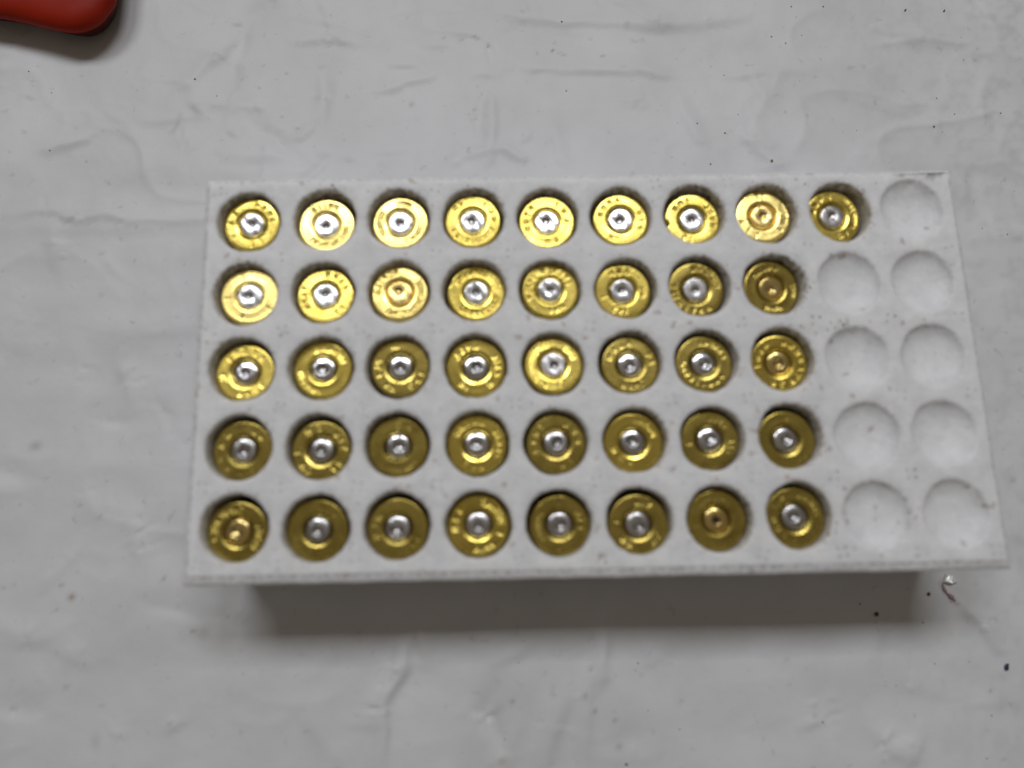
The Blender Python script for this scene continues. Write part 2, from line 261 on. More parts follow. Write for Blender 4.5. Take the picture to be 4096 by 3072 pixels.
    me.polygons.foreach_set('use_smooth', np.ones(len(F), dtype=bool))
    me.update(); me.validate()
    at = me.attributes.new('soil_and_shade', 'FLOAT_COLOR', 'POINT'); at.data.foreach_set('color', soil_and_shade.reshape(-1).astype(np.float32))
    me.materials.append(M_CLOTH)
    o = bpy.data.objects.new('tablecloth', me); col.objects.link(o)
    tag(o, 'creased white plastic tablecloth under everything', kind='structure')
    def hgt(x, y):
        return float(Z[min(np.searchsorted(xs, x), nx - 1), min(np.searchsorted(ys, y), ny - 1)])
    return hgt
cloth_z = build_cloth()

# ------------------------------------------------------------------ the foam tray: plate with fifty wells, stepped rim, hollow-looking body
HR = 6.85                                            # radius of a well at the plate
OCC = [9, 8, 8, 8, 8]                                # cases standing in each row
def build_tray():
    root = empty('foam_tray', (0, 0, 0))
    tag(root, 'white foam tray with fifty round wells, most filled with brass cases', 'tray')
    C = np.array(HOLES)                              # 5 x 10 x 2 centres
    ext = np.zeros((7, 12, 2)); ext[1:-1, 1:-1] = C
    ext[0, 1:-1] = 2 * C[0] - C[1]; ext[-1, 1:-1] = 2 * C[-1] - C[-2]
    ext[:, 0] = 2 * ext[:, 1] - ext[:, 2]; ext[:, -1] = 2 * ext[:, -2] - ext[:, -3]
    lat = (ext[:-1, :-1] + ext[1:, :-1] + ext[:-1, 1:] + ext[1:, 1:]) / 4       # 6 x 11 corners
    bm = bmesh.new(); sl = bm.verts.layers.float.new('soil_and_shade')
    rnd = random.Random(3)
    cache = {}
    def V(x, y, z, s=0.0):
        k = (round(x, 4), round(y, 4), round(z, 4))
        if k not in cache:
            v = bm.verts.new((x * MM, y * MM, z * MM)); v[sl] = s; cache[k] = v
        return cache[k]
    def face(vs):
        u = []
        for v in vs:
            if not u or u[-1] is not v: u.append(v)
        if u[0] is u[-1]: u.pop()
        if len(u) > 2:
            f = bm.faces.new(u); f.smooth = True
    K = 12
    # (radius offset, z, lip grime, then shade painted down the filled wells)
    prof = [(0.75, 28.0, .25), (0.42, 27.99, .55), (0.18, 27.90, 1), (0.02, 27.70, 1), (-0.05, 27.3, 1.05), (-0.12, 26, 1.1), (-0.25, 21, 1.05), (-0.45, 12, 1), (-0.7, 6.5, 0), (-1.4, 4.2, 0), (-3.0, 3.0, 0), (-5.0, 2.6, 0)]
    for r in range(5):
        for c in range(10):
            cx, cy = C[r][c]; q = [lat[r, c + 1], lat[r, c], lat[r + 1, c], lat[r + 1, c + 1]]  # ccw from upper right
            bd = []
            for s in range(4):
                a, b = q[s], q[(s + 1) % 4]
                for k in range(K): bd.append(a + (b - a) * k / K)
            occ = c < OCC[r]
            ph = [rnd.uniform(0, 6.28) for _ in range(7)]; am = [0, .07, .07, .05, .04, .045, .04]
            rag = [rnd.gauss(0, .045 if occ else .02) for _ in range(48)]
            fr = rnd.uniform(.3, 1.0) * (1.0 if occ else 0.6)
            ang0 = math.atan2(q[0][1] - cy, q[0][0] - cx)
            rings = [[V(p[0], p[1], 28.0) for p in bd]]
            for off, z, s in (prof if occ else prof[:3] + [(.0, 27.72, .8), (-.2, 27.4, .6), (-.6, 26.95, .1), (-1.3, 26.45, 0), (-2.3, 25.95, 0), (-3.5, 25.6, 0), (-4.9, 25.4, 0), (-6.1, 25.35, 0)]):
                ring = []
                for k in range(48):
                    t = math.atan2(bd[k][1] - cy, bd[k][0] - cx)
                    t = math.pi / 4 + k * 2 * math.pi / 48
                    w_ = sum(am[i] * math.sin(i * t + ph[i]) for i in range(1, 7)) + rag[k]
                    w_ *= 1.0 if z > 26.5 else 0.3
                    R_ = HR + off + w_
                    # lip grime and painted well shade lie mostly on the upper and right side
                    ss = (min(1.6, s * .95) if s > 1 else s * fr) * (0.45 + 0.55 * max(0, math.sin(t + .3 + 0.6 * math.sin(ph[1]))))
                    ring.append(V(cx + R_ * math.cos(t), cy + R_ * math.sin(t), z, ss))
                rings.append(ring)
            for A, B in zip(rings[:-1], rings[1:]):
                for k in range(48): face([A[k], A[(k + 1) % 48], B[(k + 1) % 48], B[k]])
            face(rings[-1])
    # border: outer lattice boundary -> plate edge -> rim -> body wall
    loop = []
    for c in range(10): loop += [('b', lat[5, c] + (lat[5, c + 1] - lat[5, c]) * k / K, (c + k / K) / 10) for k in range(K)]
    for r in range(5, 0, -1): loop += [('r', lat[r, 10] + (lat[r - 1, 10] - lat[r, 10]) * k / K, (5 - r + k / K) / 5) for k in range(K)]
    for c in range(10, 0, -1): loop += [('t', lat[0, c] + (lat[0, c - 1] - lat[0, c]) * k / K, (10 - c + k / K) / 10) for k in range(K)]
    for r in range(5): loop += [('l', lat[r, 0] + (lat[r + 1, 0] - lat[r, 0]) * k / K, (r + k / K) / 5) for k in range(K)]
    TL, TR, BR, BL = [np.array(p) for p in PLATE]
    seg = {'b': (BL, BR, (0, -1)), 'r': (BR, TR, (1, 0)), 't': (TR, TL, (0, 1)), 'l': (TL, BL, (-1, 0))}
    prevn = {'b': (-1, 0), 'r': (0, -1), 't': (1, 0), 'l': (0, 1)}
    led = {'b': 1.75, 'r': 0.75, 't': 0.75, 'l': 0.95}; prevs = {'b': 'l', 'r': 'b', 't': 'r', 'l': 't'}
    def ringpts(off, z, mode, jit, soil_and_shade=0.0):
        out = []
        for i, (s, p, t) in enumerate(loop):
            a, b, n = seg[s]; base = a + (b - a) * t; n = np.array(n, float)
            o = led[s] * mode + off
            d = n * o
            if t == 0: d = n * o + np.array(prevn[s], float) * (led[prevs[s]] * mode + off)
            wob = (math.sin(i * .31 + 1) * .05 + math.sin(i * .83) * .04 + rnd.gauss(0, .02)) * jit
            x, y = base + d + n * wob
            out.append(V(x, y, z + rnd.gauss(0, .02) * jit * (0 if z == 28.0 else 1), soil_and_shade))
        return out
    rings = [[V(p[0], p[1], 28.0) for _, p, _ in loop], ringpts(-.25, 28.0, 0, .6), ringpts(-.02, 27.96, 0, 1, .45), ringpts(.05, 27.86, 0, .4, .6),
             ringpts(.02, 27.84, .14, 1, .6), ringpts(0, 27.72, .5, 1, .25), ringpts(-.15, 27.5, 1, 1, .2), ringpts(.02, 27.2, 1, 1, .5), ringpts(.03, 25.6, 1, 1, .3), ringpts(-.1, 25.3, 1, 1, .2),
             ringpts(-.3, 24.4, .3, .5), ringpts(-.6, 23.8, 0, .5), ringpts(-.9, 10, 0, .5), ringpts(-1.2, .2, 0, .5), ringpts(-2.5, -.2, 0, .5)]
    n = len(loop)
    for A, B in zip(rings[:-1], rings[1:]):
        for k in range(n): face([A[k], B[k], B[(k + 1) % n], A[(k + 1) % n]])
    bmesh.ops.recalc_face_normals(bm, faces=bm.faces)
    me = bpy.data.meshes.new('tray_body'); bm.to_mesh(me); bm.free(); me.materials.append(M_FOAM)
    o = bpy.data.objects.new('tray_body', me); col.objects.link(o); o.parent = root
    # little moulding dots in clusters of four between the wells
    for tone, (colr, sel) in enumerate([((0.34, 0.25, 0.18, 1), 0), ((0.60, 0.56, 0.53, 1), 1)]):
        vs = []; fs = []
        rr = random.Random(11)
        for r in range(6):
            for c in range(11):
                x, y = lat[r, c]
                if r == 0: y -= 1.0
                if r == 5: y += 1.0
                if c == 0: x += 1.2
                if c == 10: x -= 1.4
                strong = 0 if (r, c) in ((2, 8), (2, 9), (4, 9), (5, 8), (0, 8), (4, 5), (4, 8), (5, 5)) else 1
                pr = rr.random(); rot = rr.uniform(-.3, .3)
                if pr < .35 and strong: continue
                for dx, dy in ((-.8, -.8), (.8, -.8), (-.8, .8), (.8, .8)):
                    miss = rr.random() < .22; rad = rr.uniform(.16, .27)
                    if miss or strong != sel: continue
                    X = x + dx * math.cos(rot) - dy * math.sin(rot); Y = y + dx * math.sin(rot) + dy * math.cos(rot)
                    b0 = len(vs)
                    for k in range(8): vs.append((X + rad * math.cos(k * .785), Y + rad * math.sin(k * .785), 28.004))
                    for k in range(8): vs.append((X + rad * .5 * math.cos(k * .785), Y + rad * .5 * math.sin(k * .785), 28.03))
                    for k in range(8): fs.append((b0 + k, b0 + (k + 1) % 8, b0 + 8 + (k + 1) % 8, b0 + 8 + k))
                    fs.append(tuple(range(b0 + 8, b0 + 16)))
        if sel == 0:
            rim = []
            for r in range(5):
                for c in range(OCC[r]):
                    for k in range(rr.randint(1, 5) + (5 if c == OCC[r] - 1 else 0)):
                        a = math.radians(rr.uniform(-70, 110)); d = HR + rr.uniform(.25, 1.0)
                        rim.append((C[r][c][0] + d * math.cos(a), C[r][c][1] + d * math.sin(a), rr.uniform(.07, .2)))
            for X, Y, rad in list(FLECKS) + rim:
                b0 = len(vs); q = random.Random(int(X * 50)); rr8 = [rad * q.uniform(.6, 1.4) for _ in range(8)]
                for k in range(8): vs.append((X + rr8[k] * math.cos(k * .785), Y + rr8[k] * math.sin(k * .785), 28.004))
                for k in range(8): vs.append((X + rr8[k] * .5 * math.cos(k * .785), Y + rr8[k] * .5 * math.sin(k * .785), 28.05))
                for k in range(8): fs.append((b0 + k, b0 + (k + 1) % 8, b0 + 8 + (k + 1) % 8, b0 + 8 + k))
                fs.append(tuple(range(b0 + 8, b0 + 16)))
        d = mesh_obj('moulding_dots', vs, fs, mat_plain('moulding_dot', colr, .7), root)
        d['kind'] = 'stuff'
    return root
build_tray()

# ------------------------------------------------------------------ brass cases
# headstamp marks: arcs of small struck characters (start angle, end angle, count)
MARKS = {
 (0,0): [(10,75,4),(145,175,2),(215,215,1),(275,300,2)], (0,1): [(62,128,5),(230,352,12)], (0,2): [(62,95,4),(150,215,8),(-70,-15,4)],
 (0,3): [(122,142,2),(5,55,3),(205,225,2),(-25,-25,1),(255,255,1)], (0,4): [(135,200,4),(5,60,3),(-90,-65,2)], (0,5): [(97,165,4),(-25,20,3),(240,257,2)],
 (0,6): [(100,145,3),(-18,42,4),(245,262,2)], (0,7): [(85,100,2),(-22,28,5),(195,250,3),(-42,-42,1)], (0,8): [(98,165,4),(-32,50,9),(-75,-58,2)],
 (1,0): [(185,185,1),(110,110,1),(252,252,1),(-33,-33,1)], (1,1): [(20,85,4),(160,215,4),(-60,-38,2)], (1,2): [(100,180,6),(-120,25,14)],
 (1,3): [(60,150,8),(-130,-15,9)], (1,4): [(20,110,6),(140,200,5),(-90,-55,3)], (1,5): [(75,120,3),(-15,8,3),(197,197,1),(-112,-85,3)],
 (1,6): [(85,95,2),(10,70,6),(168,188,2),(200,300,6)], (1,7): [(75,110,3),(128,142,2),(-20,5,3),(-112,-72,5)],
 (2,0): [(40,140,5),(185,200,2),(-100,-40,4)], (2,1): [(20,110,9),(190,260,7)], (2,2): [(100,112,2),(165,200,3),(-60,-20,3),(235,250,2)],
 (2,3): [(88,150,4),(0,30,3),(-50,-20,2),(230,245,2)], (2,4): [(105,260,14),(20,50,3),(-110,-70,3)], (2,5): [(90,160,4),(5,25,2),(-110,-60,4)],
 (2,6): [(20,95,6),(180,200,2),(210,320,7)], (2,7): [(122,165,3),(-38,72,6),(-110,-58,3),(186,186,1)],
 (3,0): [(35,60,2),(135,200,3),(230,300,3)], (3,1): [(95,125,2),(5,45,3),(185,185,1),(222,240,2),(-55,-35,2)], (3,2): [(60,90,2),(-115,-45,7)],
 (3,3): [(75,150,5),(-30,35,5),(-120,-80,3)], (3,4): [(130,205,4),(5,60,3),(-75,-50,2)], (3,5): [(20,80,5),(200,260,3)], (3,6): [(40,85,4),(-35,-5,3),(190,200,1)],
 (3,7): [(85,120,3),(-60,-20,4)],
 (4,0): [(80,195,9),(-42,12,5)], (4,1): [(40,80,3),(200,250,4)], (4,2): [(150,200,3),(-60,-30,3)], (4,3): [(14,78,7),(140,188,3),(-95,-55,4),(-20,5,2)],
 (4,4): [(90,90,1),(150,215,5),(-5,30,3),(-95,-72,2)], (4,5): [(58,92,3),(172,172,1),(222,242,2),(-52,-30,2)], (4,6): [(70,130,4),(195,205,1),(-75,-60,2)], (4,7): [(10,75,7),(120,150,3),(185,260,4)]}
DEEP = {(0,5): 1.3, (2,7): 1.9, (4,0): 1.7, (4,3): 1.2, (1,0): 1.2, (3,1): 1.1, (4,5): 1.1}
GLYPHS = [  # strokes in a unit box (u = across, v = outwards)
 [((0,0),(0,1))], [((-.5,0),(-.5,1)),((.5,0),(.5,1)),((-.5,.5),(.5,.5))], [((-.5,0),(0,1)),((0,1),(.5,0))], [((-.5,0),(-.5,1)),((-.5,0),(.5,0))],
 [((-.5,1),(.5,1)),((0,0),(0,1))], [((-.5,0),(-.5,1)),((-.5,0),(.5,0)),((.5,0),(.5,1))], [((-.5,0),(-.5,1)),((-.5,1),(.5,1)),((-.5,.5),(.5,.5)),((.5,1),(.5,.5))],
 [((-.5,.4),(.3,1)),((.3,1),(.3,0)),((-.5,.4),(.5,.4))], [((-.5,0),(-.5,1)),((.5,0),(.5,1)),((-.5,1),(.5,0))]]
PRIMER_BRASS = {(0,7), (1,2), (1,7), (2,7), (4,0), (4,6)}
SHINY = {(0,2), (0,7), (1,2), (1,0), (0,1)}
DULL_SHADED = {(1,6), (3,0), (3,1), (3,2), (3,4), (3,6), (3,7), (4,1), (4,2), (4,4), (4,0), (4,6), (4,7), (4,5), (2,6), (1,7), (2,5), (2,2)}  # dull cases, plus lower-row ones darkened in colour for their dark reflection
# small leans of individual cases (degrees about x: + turns the head's face towards the top of the photograph)
LEAN = {(1,6): (-2.2, 0), (1,7): (-2.5, 1.5), (1,3): (-1, 0), (1,5): (-1, 0), (2,0): (1.5, -1), (0,6): (-.5, 0), (2,4): (2.0, 0), (1,0): (1.2, 0), (1,1): (.6, 0), (1,2): (2, 0), (0,0): (-1.4, -.8), (0,3): (-1.2, 0), (2,7): (-3.5, -2), (4,3): (.5, 0)}

def head_mesh(key, rnd):
    co_ = rnd.uniform(3.28, 3.50); sl_ = math.tan(math.radians(rnd.uniform(11, 19))) if key not in ((3, 2), (1, 0)) else .1
    NA, rs = 240, [2.62, 2.72, 2.82, 2.86, 3.0, co_ - .04, co_ + .03, 3.58] + list(np.linspace(3.66, 5.15, 13)) + [5.35, 5.52, 5.66, 5.80, 5.92, 6.0, 6.06]
    rs = np.array(rs); A = np.linspace(0, 2 * np.pi, NA, endpoint=False)
    RR, AA = np.meshgrid(rs, A)
    cham = rnd.uniform(.16, .30); bev = rnd.uniform(.20, .38)
    cd = (co_ - 2.86) * sl_; Z = np.interp(RR, [2.62, 2.82, 2.86, co_, 5.50, 5.7, 5.9, 6.06], [-.60, -.22 - cd, -cd, 0, 0, -bev * .3, -bev * .9, -bev * 1.2 - .25])
    Z = Z + rnd.uniform(-.04, .06) * ((RR - 4.4) / 1.6) ** 2                # faint crown or dish
    Z = Z + .0035 * np.sin(RR * rnd.uniform(8, 11) + rnd.uniform(0, 6))
    for i in range(1, 5): Z = Z + .012 / i * rnd.gauss(0, 1) * np.sin(i * AA + rnd.uniform(0, 6)) * (RR / 6)
    dents = np.zeros_like(Z); hh = rnd.uniform(.78, 1.05); rc = rnd.uniform(4.2, 4.5)
    wid = rnd.uniform(.12, .16); dep = .15 * DEEP.get(key, rnd.uniform(.6, 1.05) * (1.8 if key[0] < 2 else .38))
    X = RR * np.cos(AA); Y = RR * np.sin(AA)
    for a0, a1, n in MARKS[key]:
        for k in range(n):
            a = math.radians(a0 + (a1 - a0) * (k / max(1, n - 1)) if n > 1 else a0)
            pitch = abs(math.radians(a1 - a0)) * rc / max(1, n - 1) if n > 1 else 1.0
            wd = min(.30, max(.16, pitch * .32))
            g = rnd.choice(GLYPHS) if n > 1 else GLYPHS[0]
            for (u0, v0), (u1, v1) in g:
                def P_(u, v):
                    R_ = rc + (v - .5) * hh; return R_ * math.cos(a) - 2 * u * wd * math.sin(a), R_ * math.sin(a) + 2 * u * wd * math.cos(a)
                x0, y0 = P_(u0 , v0); x1, y1 = P_(u1, v1); dx, dy = x1 - x0, y1 - y0
                t = np.clip(((X - x0) * dx + (Y - y0) * dy) / (dx * dx + dy * dy + 1e-9), 0, 1)
                d = np.hypot(X - x0 - t * dx, Y - y0 - t * dy)
                dents = np.maximum(dents, dep * np.clip(1.25 - d / wid, 0, 1))
    Z = Z - dents
    # nicks on the rim
    Rr = RR.copy()
    for k in range(rnd.randint(0, 3)):
        a = rnd.uniform(0, 6.28); wd = rnd.uniform(.03, .09)
        da = np.angle(np.exp(1j * (AA - a))); Z -= .12 * np.exp(-(da / wd) ** 2) * np.clip((RR - 5.3) / .6, 0, 1)
    if key == (0, 6):
        da = np.angle(np.exp(1j * (AA - math.radians(188)))); kk = np.exp(-(da / .085) ** 2) * np.clip((RR - 4.9) / .7, 0, 1)
        Z -= .5 * kk; Rr = Rr - .45 * kk
    if key in ((3, 0), (3, 1)):
        pass
    X = Rr * np.cos(AA); Y = Rr * np.sin(AA)
    V = [tuple(v) for v in np.stack([X, Y, Z], -1).reshape(-1, 3)]
    nr = len(rs)
    # rim side and extractor groove
    F = []
    for z, r in ((-1.15, 6.08), (-1.25, 6.0), (-1.3, 5.15)):
        for a in A: V.append((r * math.cos(a), r * math.sin(a), z))
    for i in range(NA):
        j = (i + 1) % NA
        for k in range(nr - 1): F.append((i * nr + k, i * nr + k + 1, j * nr + k + 1, j * nr + k))
        b = NA * nr
        F.append((i * nr + nr - 1, b + i, b + j, j * nr + nr - 1))
        F.append((b + i, b + NA + i, b + NA + j, b + j)); F.append((b + NA + i, b + 2 * NA + i, b + 2 * NA + j, b + NA + j))
    return V, F

def primer_mesh(rnd, key):
    ca = rnd.uniform(0, 6.28); co = rnd.uniform(.05, .32); cx, cy = co * math.cos(ca), co * math.sin(ca)
    flat = key in ((2, 4), (1, 2)) or key[0] < 2
    rd = rnd.uniform(.70, .90) if key[0] < 2 else rnd.uniform(.90, 1.2); dd = rd * rnd.uniform(.5, .62); R = 2.58
    if key == (4, 6): rd, dd, co = .85, 1.9, .1
    drag = rnd.uniform(0, 6.28); dl = rnd.choice([0, 0, .25, .4]); crown = rnd.uniform(.02, .06) if flat else rnd.uniform(.28, .44)
    NA, NR = 64, 22
    V = [(cx, cy, 0)]; 
    for k in range(1, NR + 1):
        s = (k / NR) ** 1.0
        for i in range(NA):
            a = i * 2 * math.pi / NA
            x = cx * (1 - s ** 1.5) + R * s * math.cos(a); y = cy * (1 - s ** 1.5) + R * s * math.sin(a)
            V.append((x, y, 0))
    out = []
    for x, y, z in V:
        r = min(math.hypot(x, y) / R, 1)
        e = .88 if flat else .86
        z = -.10 - crown * r ** (2 if flat else 3.4) - .36 * max(0, (r - e) / (1 - e)) ** 2.0
        dx, dy = x - cx, y - cy
        u = dx * math.cos(drag) + dy * math.sin(drag); v = -dx * math.sin(drag) + dy * math.cos(drag)
        if u > 0 and dl: u = max(0, u - dl)
        d = math.hypot(u, v) / rd
        z -= dd * (max(0, 1 - d * d) ** 1.25)                    # firing pin dent
        z -= .07 * math.exp(-((d - 1.0) / .55) ** 2) * 0.6
        z += .012 * math.sin(3 * x + 2 * y + ca)
        out.append((x, y, z))
    F = [(0, 1 + i, 1 + (i + 1) % NA) for i in range(NA)]
    for k in range(NR - 1):
        for i in range(NA):
            a = 1 + k * NA + i; b = 1 + k * NA + (i + 1) % NA; F.append((a, a + NA, b + NA, b))
    b0 = len(out)
    for i in range(NA): out.append((2.6 * math.cos(i * 2 * math.pi / NA), 2.6 * math.sin(i * 2 * math.pi / NA), -1.4))
    for i in range(NA):
        a = 1 + (NR - 1) * NA + i; b = 1 + (NR - 1) * NA + (i + 1) % NA; F.append((a, b0 + i, b0 + (i + 1) % NA, b))
    return out, F

def body_mesh():
    prof = [(5.15, -1.3), (5.15, -2.0), (5.95, -2.6), (6.0, -3.2), (5.98, -22.6), (5.6, -22.8), (5.6, -4.0), (3.5, -3.2)]
    NA = 64; V = []; F = []
    for r, z in prof:
        for i in range(NA): V.append((r * math.cos(i * 2 * math.pi / NA), r * math.sin(i * 2 * math.pi / NA), z))
    for k in range(len(prof) - 1):
        for i in range(NA):
            F.append((k * NA + i, (k + 1) * NA + i, (k + 1) * NA + (i + 1) % NA, k * NA + (i + 1) % NA))
    return V, F
BODY_ME = None
ROWN = ['top row', 'second row', 'middle row', 'fourth row', 'bottom row']
ORD = ['first from left', 'second from left', 'third from left', 'fourth from left', 'fifth from left', 'sixth from left', 'seventh from left', 'eighth from left', 'ninth from left']
LOOK = {
 (0,0): 'bright brass case with widely spaced marks', (0,1): 'bright brass case with fine lettering', (0,2): 'pale gleaming brass case', (0,3): 'bright brass case with wide dark primer ring',
 (0,4): 'bright brass case with clean face', (0,5): 'bright brass case with bold short marks', (0,6): 'bright brass case with a nick in its left rim', (0,7): 'gleaming brass case with brass primer',
 (0,8): 'brass case with dimpled silver primer, beside the empty well', (1,0): 'bright brass case with four tick marks', (1,1): 'yellow brass case with spaced marks', (1,2): 'pale gleaming brass case with brass primer',
 (1,3): 'yellow brass case with lettering above and below', (1,4): 'yellow brass case with crowded marks', (1,5): 'yellow brass case with silver primer', (1,6): 'dull stained brass case with silver primer',
 (1,7): 'dull brass case with brass primer', (2,0): 'yellow brass case with silver primer', (2,1): 'olive brass case with fine lettering', (2,2): 'olive brass case with few marks', (2,3): 'olive brass case with silver primer',
 (2,4): 'brass case with pale flat silver primer', (2,5): 'dull brass case with grey struck marks', (2,6): 'dull brass case with silver primer', (2,7): 'brass case with bold stamped marks and brass primer',
 (3,0): 'dark brass case with silver primer', (3,1): 'dark brass case with grey struck dots', (3,2): 'dark brass case with lettering below primer', (3,3): 'dark brass case with bright arc under primer',
 (3,4): 'dark brass case with grey marks', (3,5): 'dark brass case with silver primer', (3,6): 'dark brass case with silver primer', (3,7): 'dark brass case with grey silver primer',
 (4,0): 'dark brass case with brass primer and bold lettering', (4,1): 'plain dark brass case with silver primer', (4,2): 'plain dark brass case with bright dent', (4,3): 'dark brass case with bright arc under grey primer',
 (4,4): 'dark brass case with grey primer', (4,5): 'dark brass case with small grey dots', (4,6): 'dull brown brass case with brass primer', (4,7): 'dull brown brass case with silver primer'}
for r in range(5):
    for c in range(OCC[r]):
        key = (r, c); rnd = random.Random(r * 31 + c * 7 + 5)
        hx, hy = HEADS[r][c]; ox, oy = hx - HOLES[r][c][0], hy - HOLES[r][c][1]; L = math.hypot(ox, oy)
        if L > .70: ox *= .70 / L; oy *= .70 / L
        hx, hy = HOLES[r][c][0] + ox, HOLES[r][c][1] + oy
        lx, ly = LEAN.get(key, (0, 0)); lx += rnd.gauss(0, .55); ly += rnd.gauss(0, .8)
        rx, ry = math.radians(-lx), math.radians(ly)
        head_z = TRAY_H - 2.6; base = (hx - math.tan(ry) * 22.8, hy + math.tan(rx) * 22.8, head_z - 22.8)
        root = empty('cartridge_case', base, (rx, ry, 0))
        rn = ROWN[r]
        where = ORD[c] if c < OCC[r] - 1 else 'last on the right'
        if c == 0: where = 'leftmost'
        tag(root, '%s, %s, %s' % (LOOK[key], where, rn), 'cartridge case', 'fired brass cases standing in the tray wells')
        bmat = M_BRASS_SHINY if key in SHINY else M_BRASS_DULL_SHADED if key in DULL_SHADED else M_BRASS
        V, F = head_mesh(key, rnd); hd = mesh_obj('case_head', V, F, bmat, root, scale=MM * 1.065); hd.location = (0, 0, 22.8 * MM)
        V, F = primer_mesh(rnd, key); pr = mesh_obj('primer', V, F, M_PRIMER_B if key in PRIMER_BRASS else M_PRIMER_DULL if (r == 4 or key in ((3, 0), (3, 1), (3, 4), (0, 8), (2, 4), (1, 6))) else M_PRIMER, root, scale=MM * 1.065); pr.location = (0, 0, 22.8 * MM)
        if key in PRIMER_BRASS: pr['label'] = 'brass coloured primer'
        if key == (4, 6):
            hv = [(.58 * math.cos(k * .3927) + .05, .58 * math.sin(k * .3927), -.88) for k in range(16)] + [(.3 * math.cos(k * .3927) + .05, .3 * math.sin(k * .3927), -1.0) for k in range(16)]
            hf = [(k, (k + 1) % 16, 16 + (k + 1) % 16, 16 + k) for k in range(16)] + [tuple(range(16, 32))]
            ho = mesh_obj('hole_shade_disc', hv, hf, mat_plain('hole_shade', (0.02, 0.018, 0.02, 1), .8), root); ho.location = (0, 0, 22.8 * MM)  # black disc paints the shade at the bottom of the dent
            ho['label'] = 'black pierced hole in the primer'
        if BODY_ME is None:
            V, F = body_mesh(); bo = mesh_obj('case_wall', V, F, M_BRASS, root); BODY_ME = bo.data
        else:
            bo = bpy.data.objects.new('case_wall', BODY_ME); col.objects.link(bo); bo.parent = root
        bo.location = (0, 0, 22.8 * MM)

# ------------------------------------------------------------------ red plastic container, corner at the upper left
def build_red():
    mt, nt, b = new_mat('red_plastic')
    tc = N(nt, 'ShaderNodeTexCoord').outputs['Object']; n1 = noise(nt, 45, 3, 0.5, tc)
    c = ramp(nt, n1.outputs[0], 0.3, (0.20, 0.010, 0.004, 1), 0.7, (0.33, 0.020, 0.006, 1)).outputs[0]
    nt.links.new(c, b.inputs['Base Color']); b.inputs['Roughness'].default_value = 0.5; b.inputs['Specular IOR Level'].default_value = 0.12
    nt.links.new(bump(nt, n1.outputs[0], 0.002, 0.3), b.inputs['Normal'])
    ctrl = [(-215, 104), (-190, 102.5), (-165, 101.5), (-149, 99.6), (-140, 97.7), (-132.3, 95.6), (-126.5, 94.9), (-121.6, 97.0), (-118.6, 101), (-117.0, 105.5), (-116.6, 114), (-117, 130), (-122, 142), (-135, 147), (-180, 148), (-215, 148), (-222, 140), (-222, 112)]
    n = len(ctrl); pts = []
    for i in range(n):
        p0, p1, p2, p3 = [np.array(ctrl[(i + k - 1) % n], float) for k in range(4)]
        for s in range(8):
            t = s / 8; pts.append(0.5 * ((2 * p1) + (-p0 + p2) * t + (2 * p0 - 5 * p1 + 4 * p2 - p3) * t * t + (-p0 + 3 * p1 - 3 * p2 + p3) * t ** 3))
    pts = np.array(pts) + np.array([0.2, 0.2]); tan = np.roll(pts, -1, 0) - np.roll(pts, 1, 0); nr = np.stack([-tan[:, 1], tan[:, 0]], 1); nr /= np.linalg.norm(nr, axis=1)[:, None]
    def rings(prof, cap_first, cap_last):
        V = []; F = []; m_ = len(pts)
        for ins, z in prof:
            q = pts + nr * ins; V += [(x, y, z) for x, y in q]
        for k in range(len(prof) - 1):
            for i in range(m_): F.append((k * m_ + i, k * m_ + (i + 1) % m_, (k + 1) * m_ + (i + 1) % m_, (k + 1) * m_ + i))
        if cap_last: F.append(tuple(range((len(prof) - 1) * m_, len(prof) * m_)))
        return V, F
    root = empty('red_container', (-165, 120, 0)); inv = Vector((165, -120, 0)) * MM
    tag(root, 'glossy red plastic container, rounded corner at the upper left edge', 'container')
    wm = mat_plain('shaded_red_plastic', (0.075, 0.014, 0.009, 1), .6, 0, .15)  # wall shade put into the colour, a darker red than the lid
    V, F = rings([(3.4, 0.05), (2.9, .8), (1.9, 3.2), (1.0, 5.6)], False, False); o = mesh_obj('container_wall', V, F, wm, root); o.location = inv
    V, F = rings([(1.4, 5.4), (.4, 5.5), (.05, 6.0), (0, 6.8), (.4, 7.8), (1.3, 8.8), (2.6, 9.4), (4.2, 9.8), (6.2, 10), (7.5, 10)], False, True); o = mesh_obj('lid', V, F, mt, root); o.location = inv
build_red()

# ------------------------------------------------------------------ crumbs and dirt on the cloth
def grain(name, x, y, rx, ry, rz, rot, mat, seed, lift=0.0):
    rn = random.Random(seed); bm = bmesh.new(); bmesh.ops.create_icosphere(bm, subdivisions=2, radius=1)
    for v in bm.verts:
        k = 1 + rn.uniform(-.28, .28); v.co = Vector((v.co.x * rx * k, v.co.y * ry * k, v.co.z * rz * k)) * MM
    for f in bm.faces: f.smooth = False
    me = bpy.data.meshes.new(name); bm.to_mesh(me); bm.free(); me.materials.append(mat)
    o = bpy.data.objects.new(name, me); col.objects.link(o)
    o.location = Vector((x, y, cloth_z(x, y) + rz * .7 + lift)) * MM; o.rotation_euler = (0, 0, rot); return o
M_DARK = mat_plain('dark_grit', (0.03, 0.027, 0.03, 1), .6); M_BROWN = mat_plain('brown_grit', (0.13, 0.065, 0.035, 1), .6)
M_PURP = mat_plain('purple_grit', (0.035, 0.015, 0.07, 1), .5); M_CRUMB = mat_plain('foam_crumb', (0.97, 0.97, 0.97, 1), .12, 0, 1.0); M_FLAKE = mat_plain('brown_flake', (0.42, 0.29, 0.28, 1), .5)
G = GRAINS
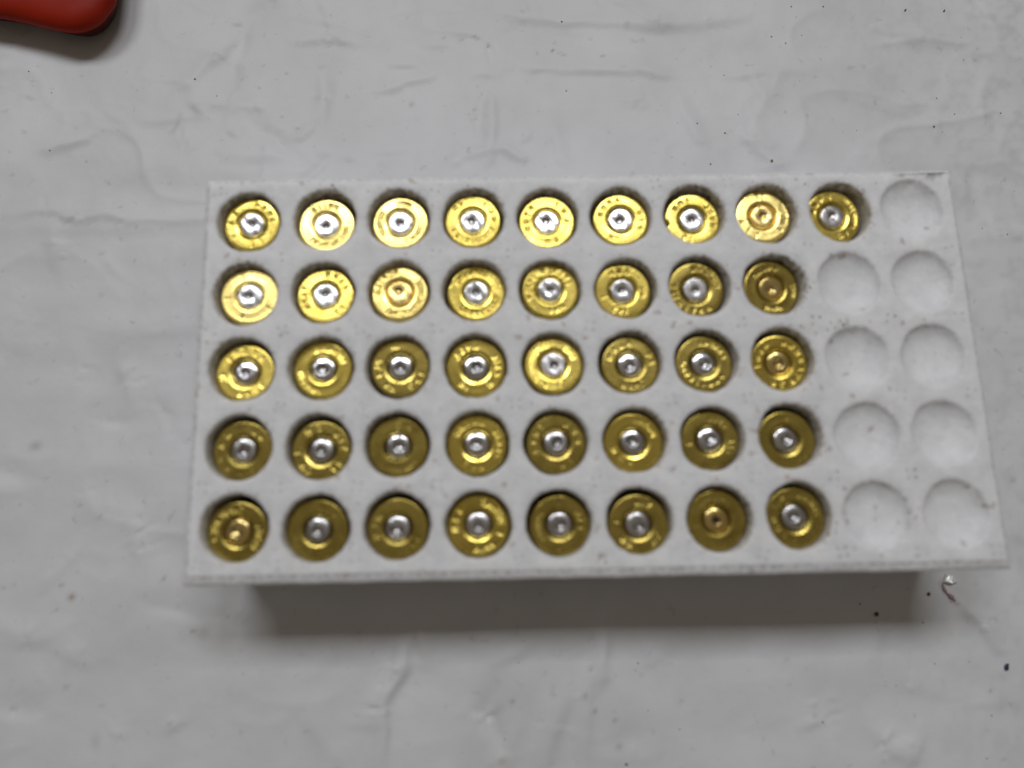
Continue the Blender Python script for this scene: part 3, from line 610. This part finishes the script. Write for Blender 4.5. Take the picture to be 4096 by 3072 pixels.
tag(grain('grit_grain', G[0][0], G[0][1], .42, .22, .2, .9, M_DARK, 1), 'black grit grain, left one of the two near the top right edge', 'grit')
tag(grain('grit_grain', G[1][0], G[1][1], .40, .22, .2, .9, M_DARK, 2), 'black grit grain, right one of the two near the top right edge', 'grit')
tag(grain('grit_grain', G[2][0], G[2][1], .75, .5, .35, 1.1, M_PURP, 3), 'largest dark purple grain on the cloth by the lower right edge', 'grit')
tag(grain('grit_grain', G[3][0], G[3][1], .52, .5, .3, 0, M_BROWN, 4), 'round dark brown grain lying in the tray shadow', 'grit')
tag(grain('grit_grain', G[4][0], G[4][1], .42, .4, .25, .3, M_BROWN, 5), 'small brown grain between the shadow end and the white crumb', 'grit')
def crumb():
    vs = [(-1.35, -.7, .1), (1.45, -.85, .1), (.55, .75, .15), (-.35, .95, .15), (-1.0, -.35, .9), (1.0, -.5, 1.1), (.35, .5, 1.0), (-.2, .55, .8), (.1, -.75, 1.35)]
    fs = [(0, 1, 8), (0, 8, 4), (1, 5, 8), (1, 2, 6, 5), (2, 3, 7, 6), (3, 0, 4, 7), (4, 8, 7), (8, 5, 6), (8, 6, 7), (0, 3, 2, 1)]
    o = mesh_obj('foam_crumb', [(a * 1.3, b_ * 1.3, c_) for a, b_, c_ in vs], fs, M_CRUMB, None, False); o.location = Vector((G[5][0], G[5][1] + .6, cloth_z(G[5][0], G[5][1]))) * MM
    tag(o, 'shiny white foam crumb on the cloth below the right end of the tray', 'crumb')
    vs = []; fs = []; path = [(-1.6, -1.2), (-1.5, -2.2), (-.9, -3.2), (.1, -4.2), (1.3, -5.3)]
    wd = [.2, .3, .35, .5, .2]; zz = [.15, .5, .25, .6, .2]
    for (x, y), w_, z in zip(path, wd, zz):
        vs += [(x - w_, y - w_ * .6, z), (x + w_, y + w_ * .6, z * .4), (x - w_, y - w_ * .6, z - .12), (x + w_, y + w_ * .6, z * .4 - .12)]
    for k in range(4):
        a = k * 4; b = a + 4; fs += [(a, a + 1, b + 1, b), (a + 2, b + 2, b + 3, a + 3), (a, b, b + 2, a + 2), (a + 1, a + 3, b + 3, b + 1)]
    fs += [(0, 2, 3, 1), (16, 17, 19, 18)]
    o = mesh_obj('dry_flake', vs, fs, M_FLAKE, None, True); o.location = Vector((G[5][0], G[5][1] + .6, cloth_z(G[5][0], G[5][1]) + .05)) * MM
    tag(o, 'curled pinkish brown flake just below the white foam crumb', 'flake')
crumb()
def dirt(name, items, mat):
    vs = []; fs = []
    for x, y, r in items:
        z = cloth_z(x, y); b = len(vs); rn = random.Random(int(x * 97 + y * 31))
        for k in range(6):
            a = k * 1.047; q = r * rn.uniform(.7, 1.25); vs.append((x + q * math.cos(a), y + q * math.sin(a), z - .05))
        for k in range(6):
            a = k * 1.047; q = r * .6; vs.append((x + q * math.cos(a), y + q * math.sin(a), z + r * .5))
        for k in range(6): fs.append((b + k, b + (k + 1) % 6, b + 6 + (k + 1) % 6, b + 6 + k))
        fs.append(tuple(range(b + 6, b + 12)))
    o = mesh_obj(name, vs, fs, mat); tag(o, 'tiny scattered specks of dirt on the tablecloth', kind='stuff', cat='dirt')
rd = random.Random(5); dk = [(p[0], p[1], r * .75) for p, r, k in SPECKS if k == 0]; br = [(p[0], p[1], r * .75) for p, r, k in SPECKS if k == 1]
for k in range(45):
    x, y = rd.uniform(-150, 135), rd.uniform(-95, 115)
    if (-87 < x < 88 and -47 < y < 46) or x < -112 and y > 90: continue
    if x < 20 and rd.random() < .55: continue
    (dk if rd.random() < .6 else br).append((x, y, rd.uniform(.07, .16)))
dirt('dark_specks', dk, mat_plain('grey_speck', (0.17, 0.165, 0.17, 1), .7)); dirt('brown_specks', br, mat_plain('brown_speck', (0.30, 0.20, 0.14, 1), .7))
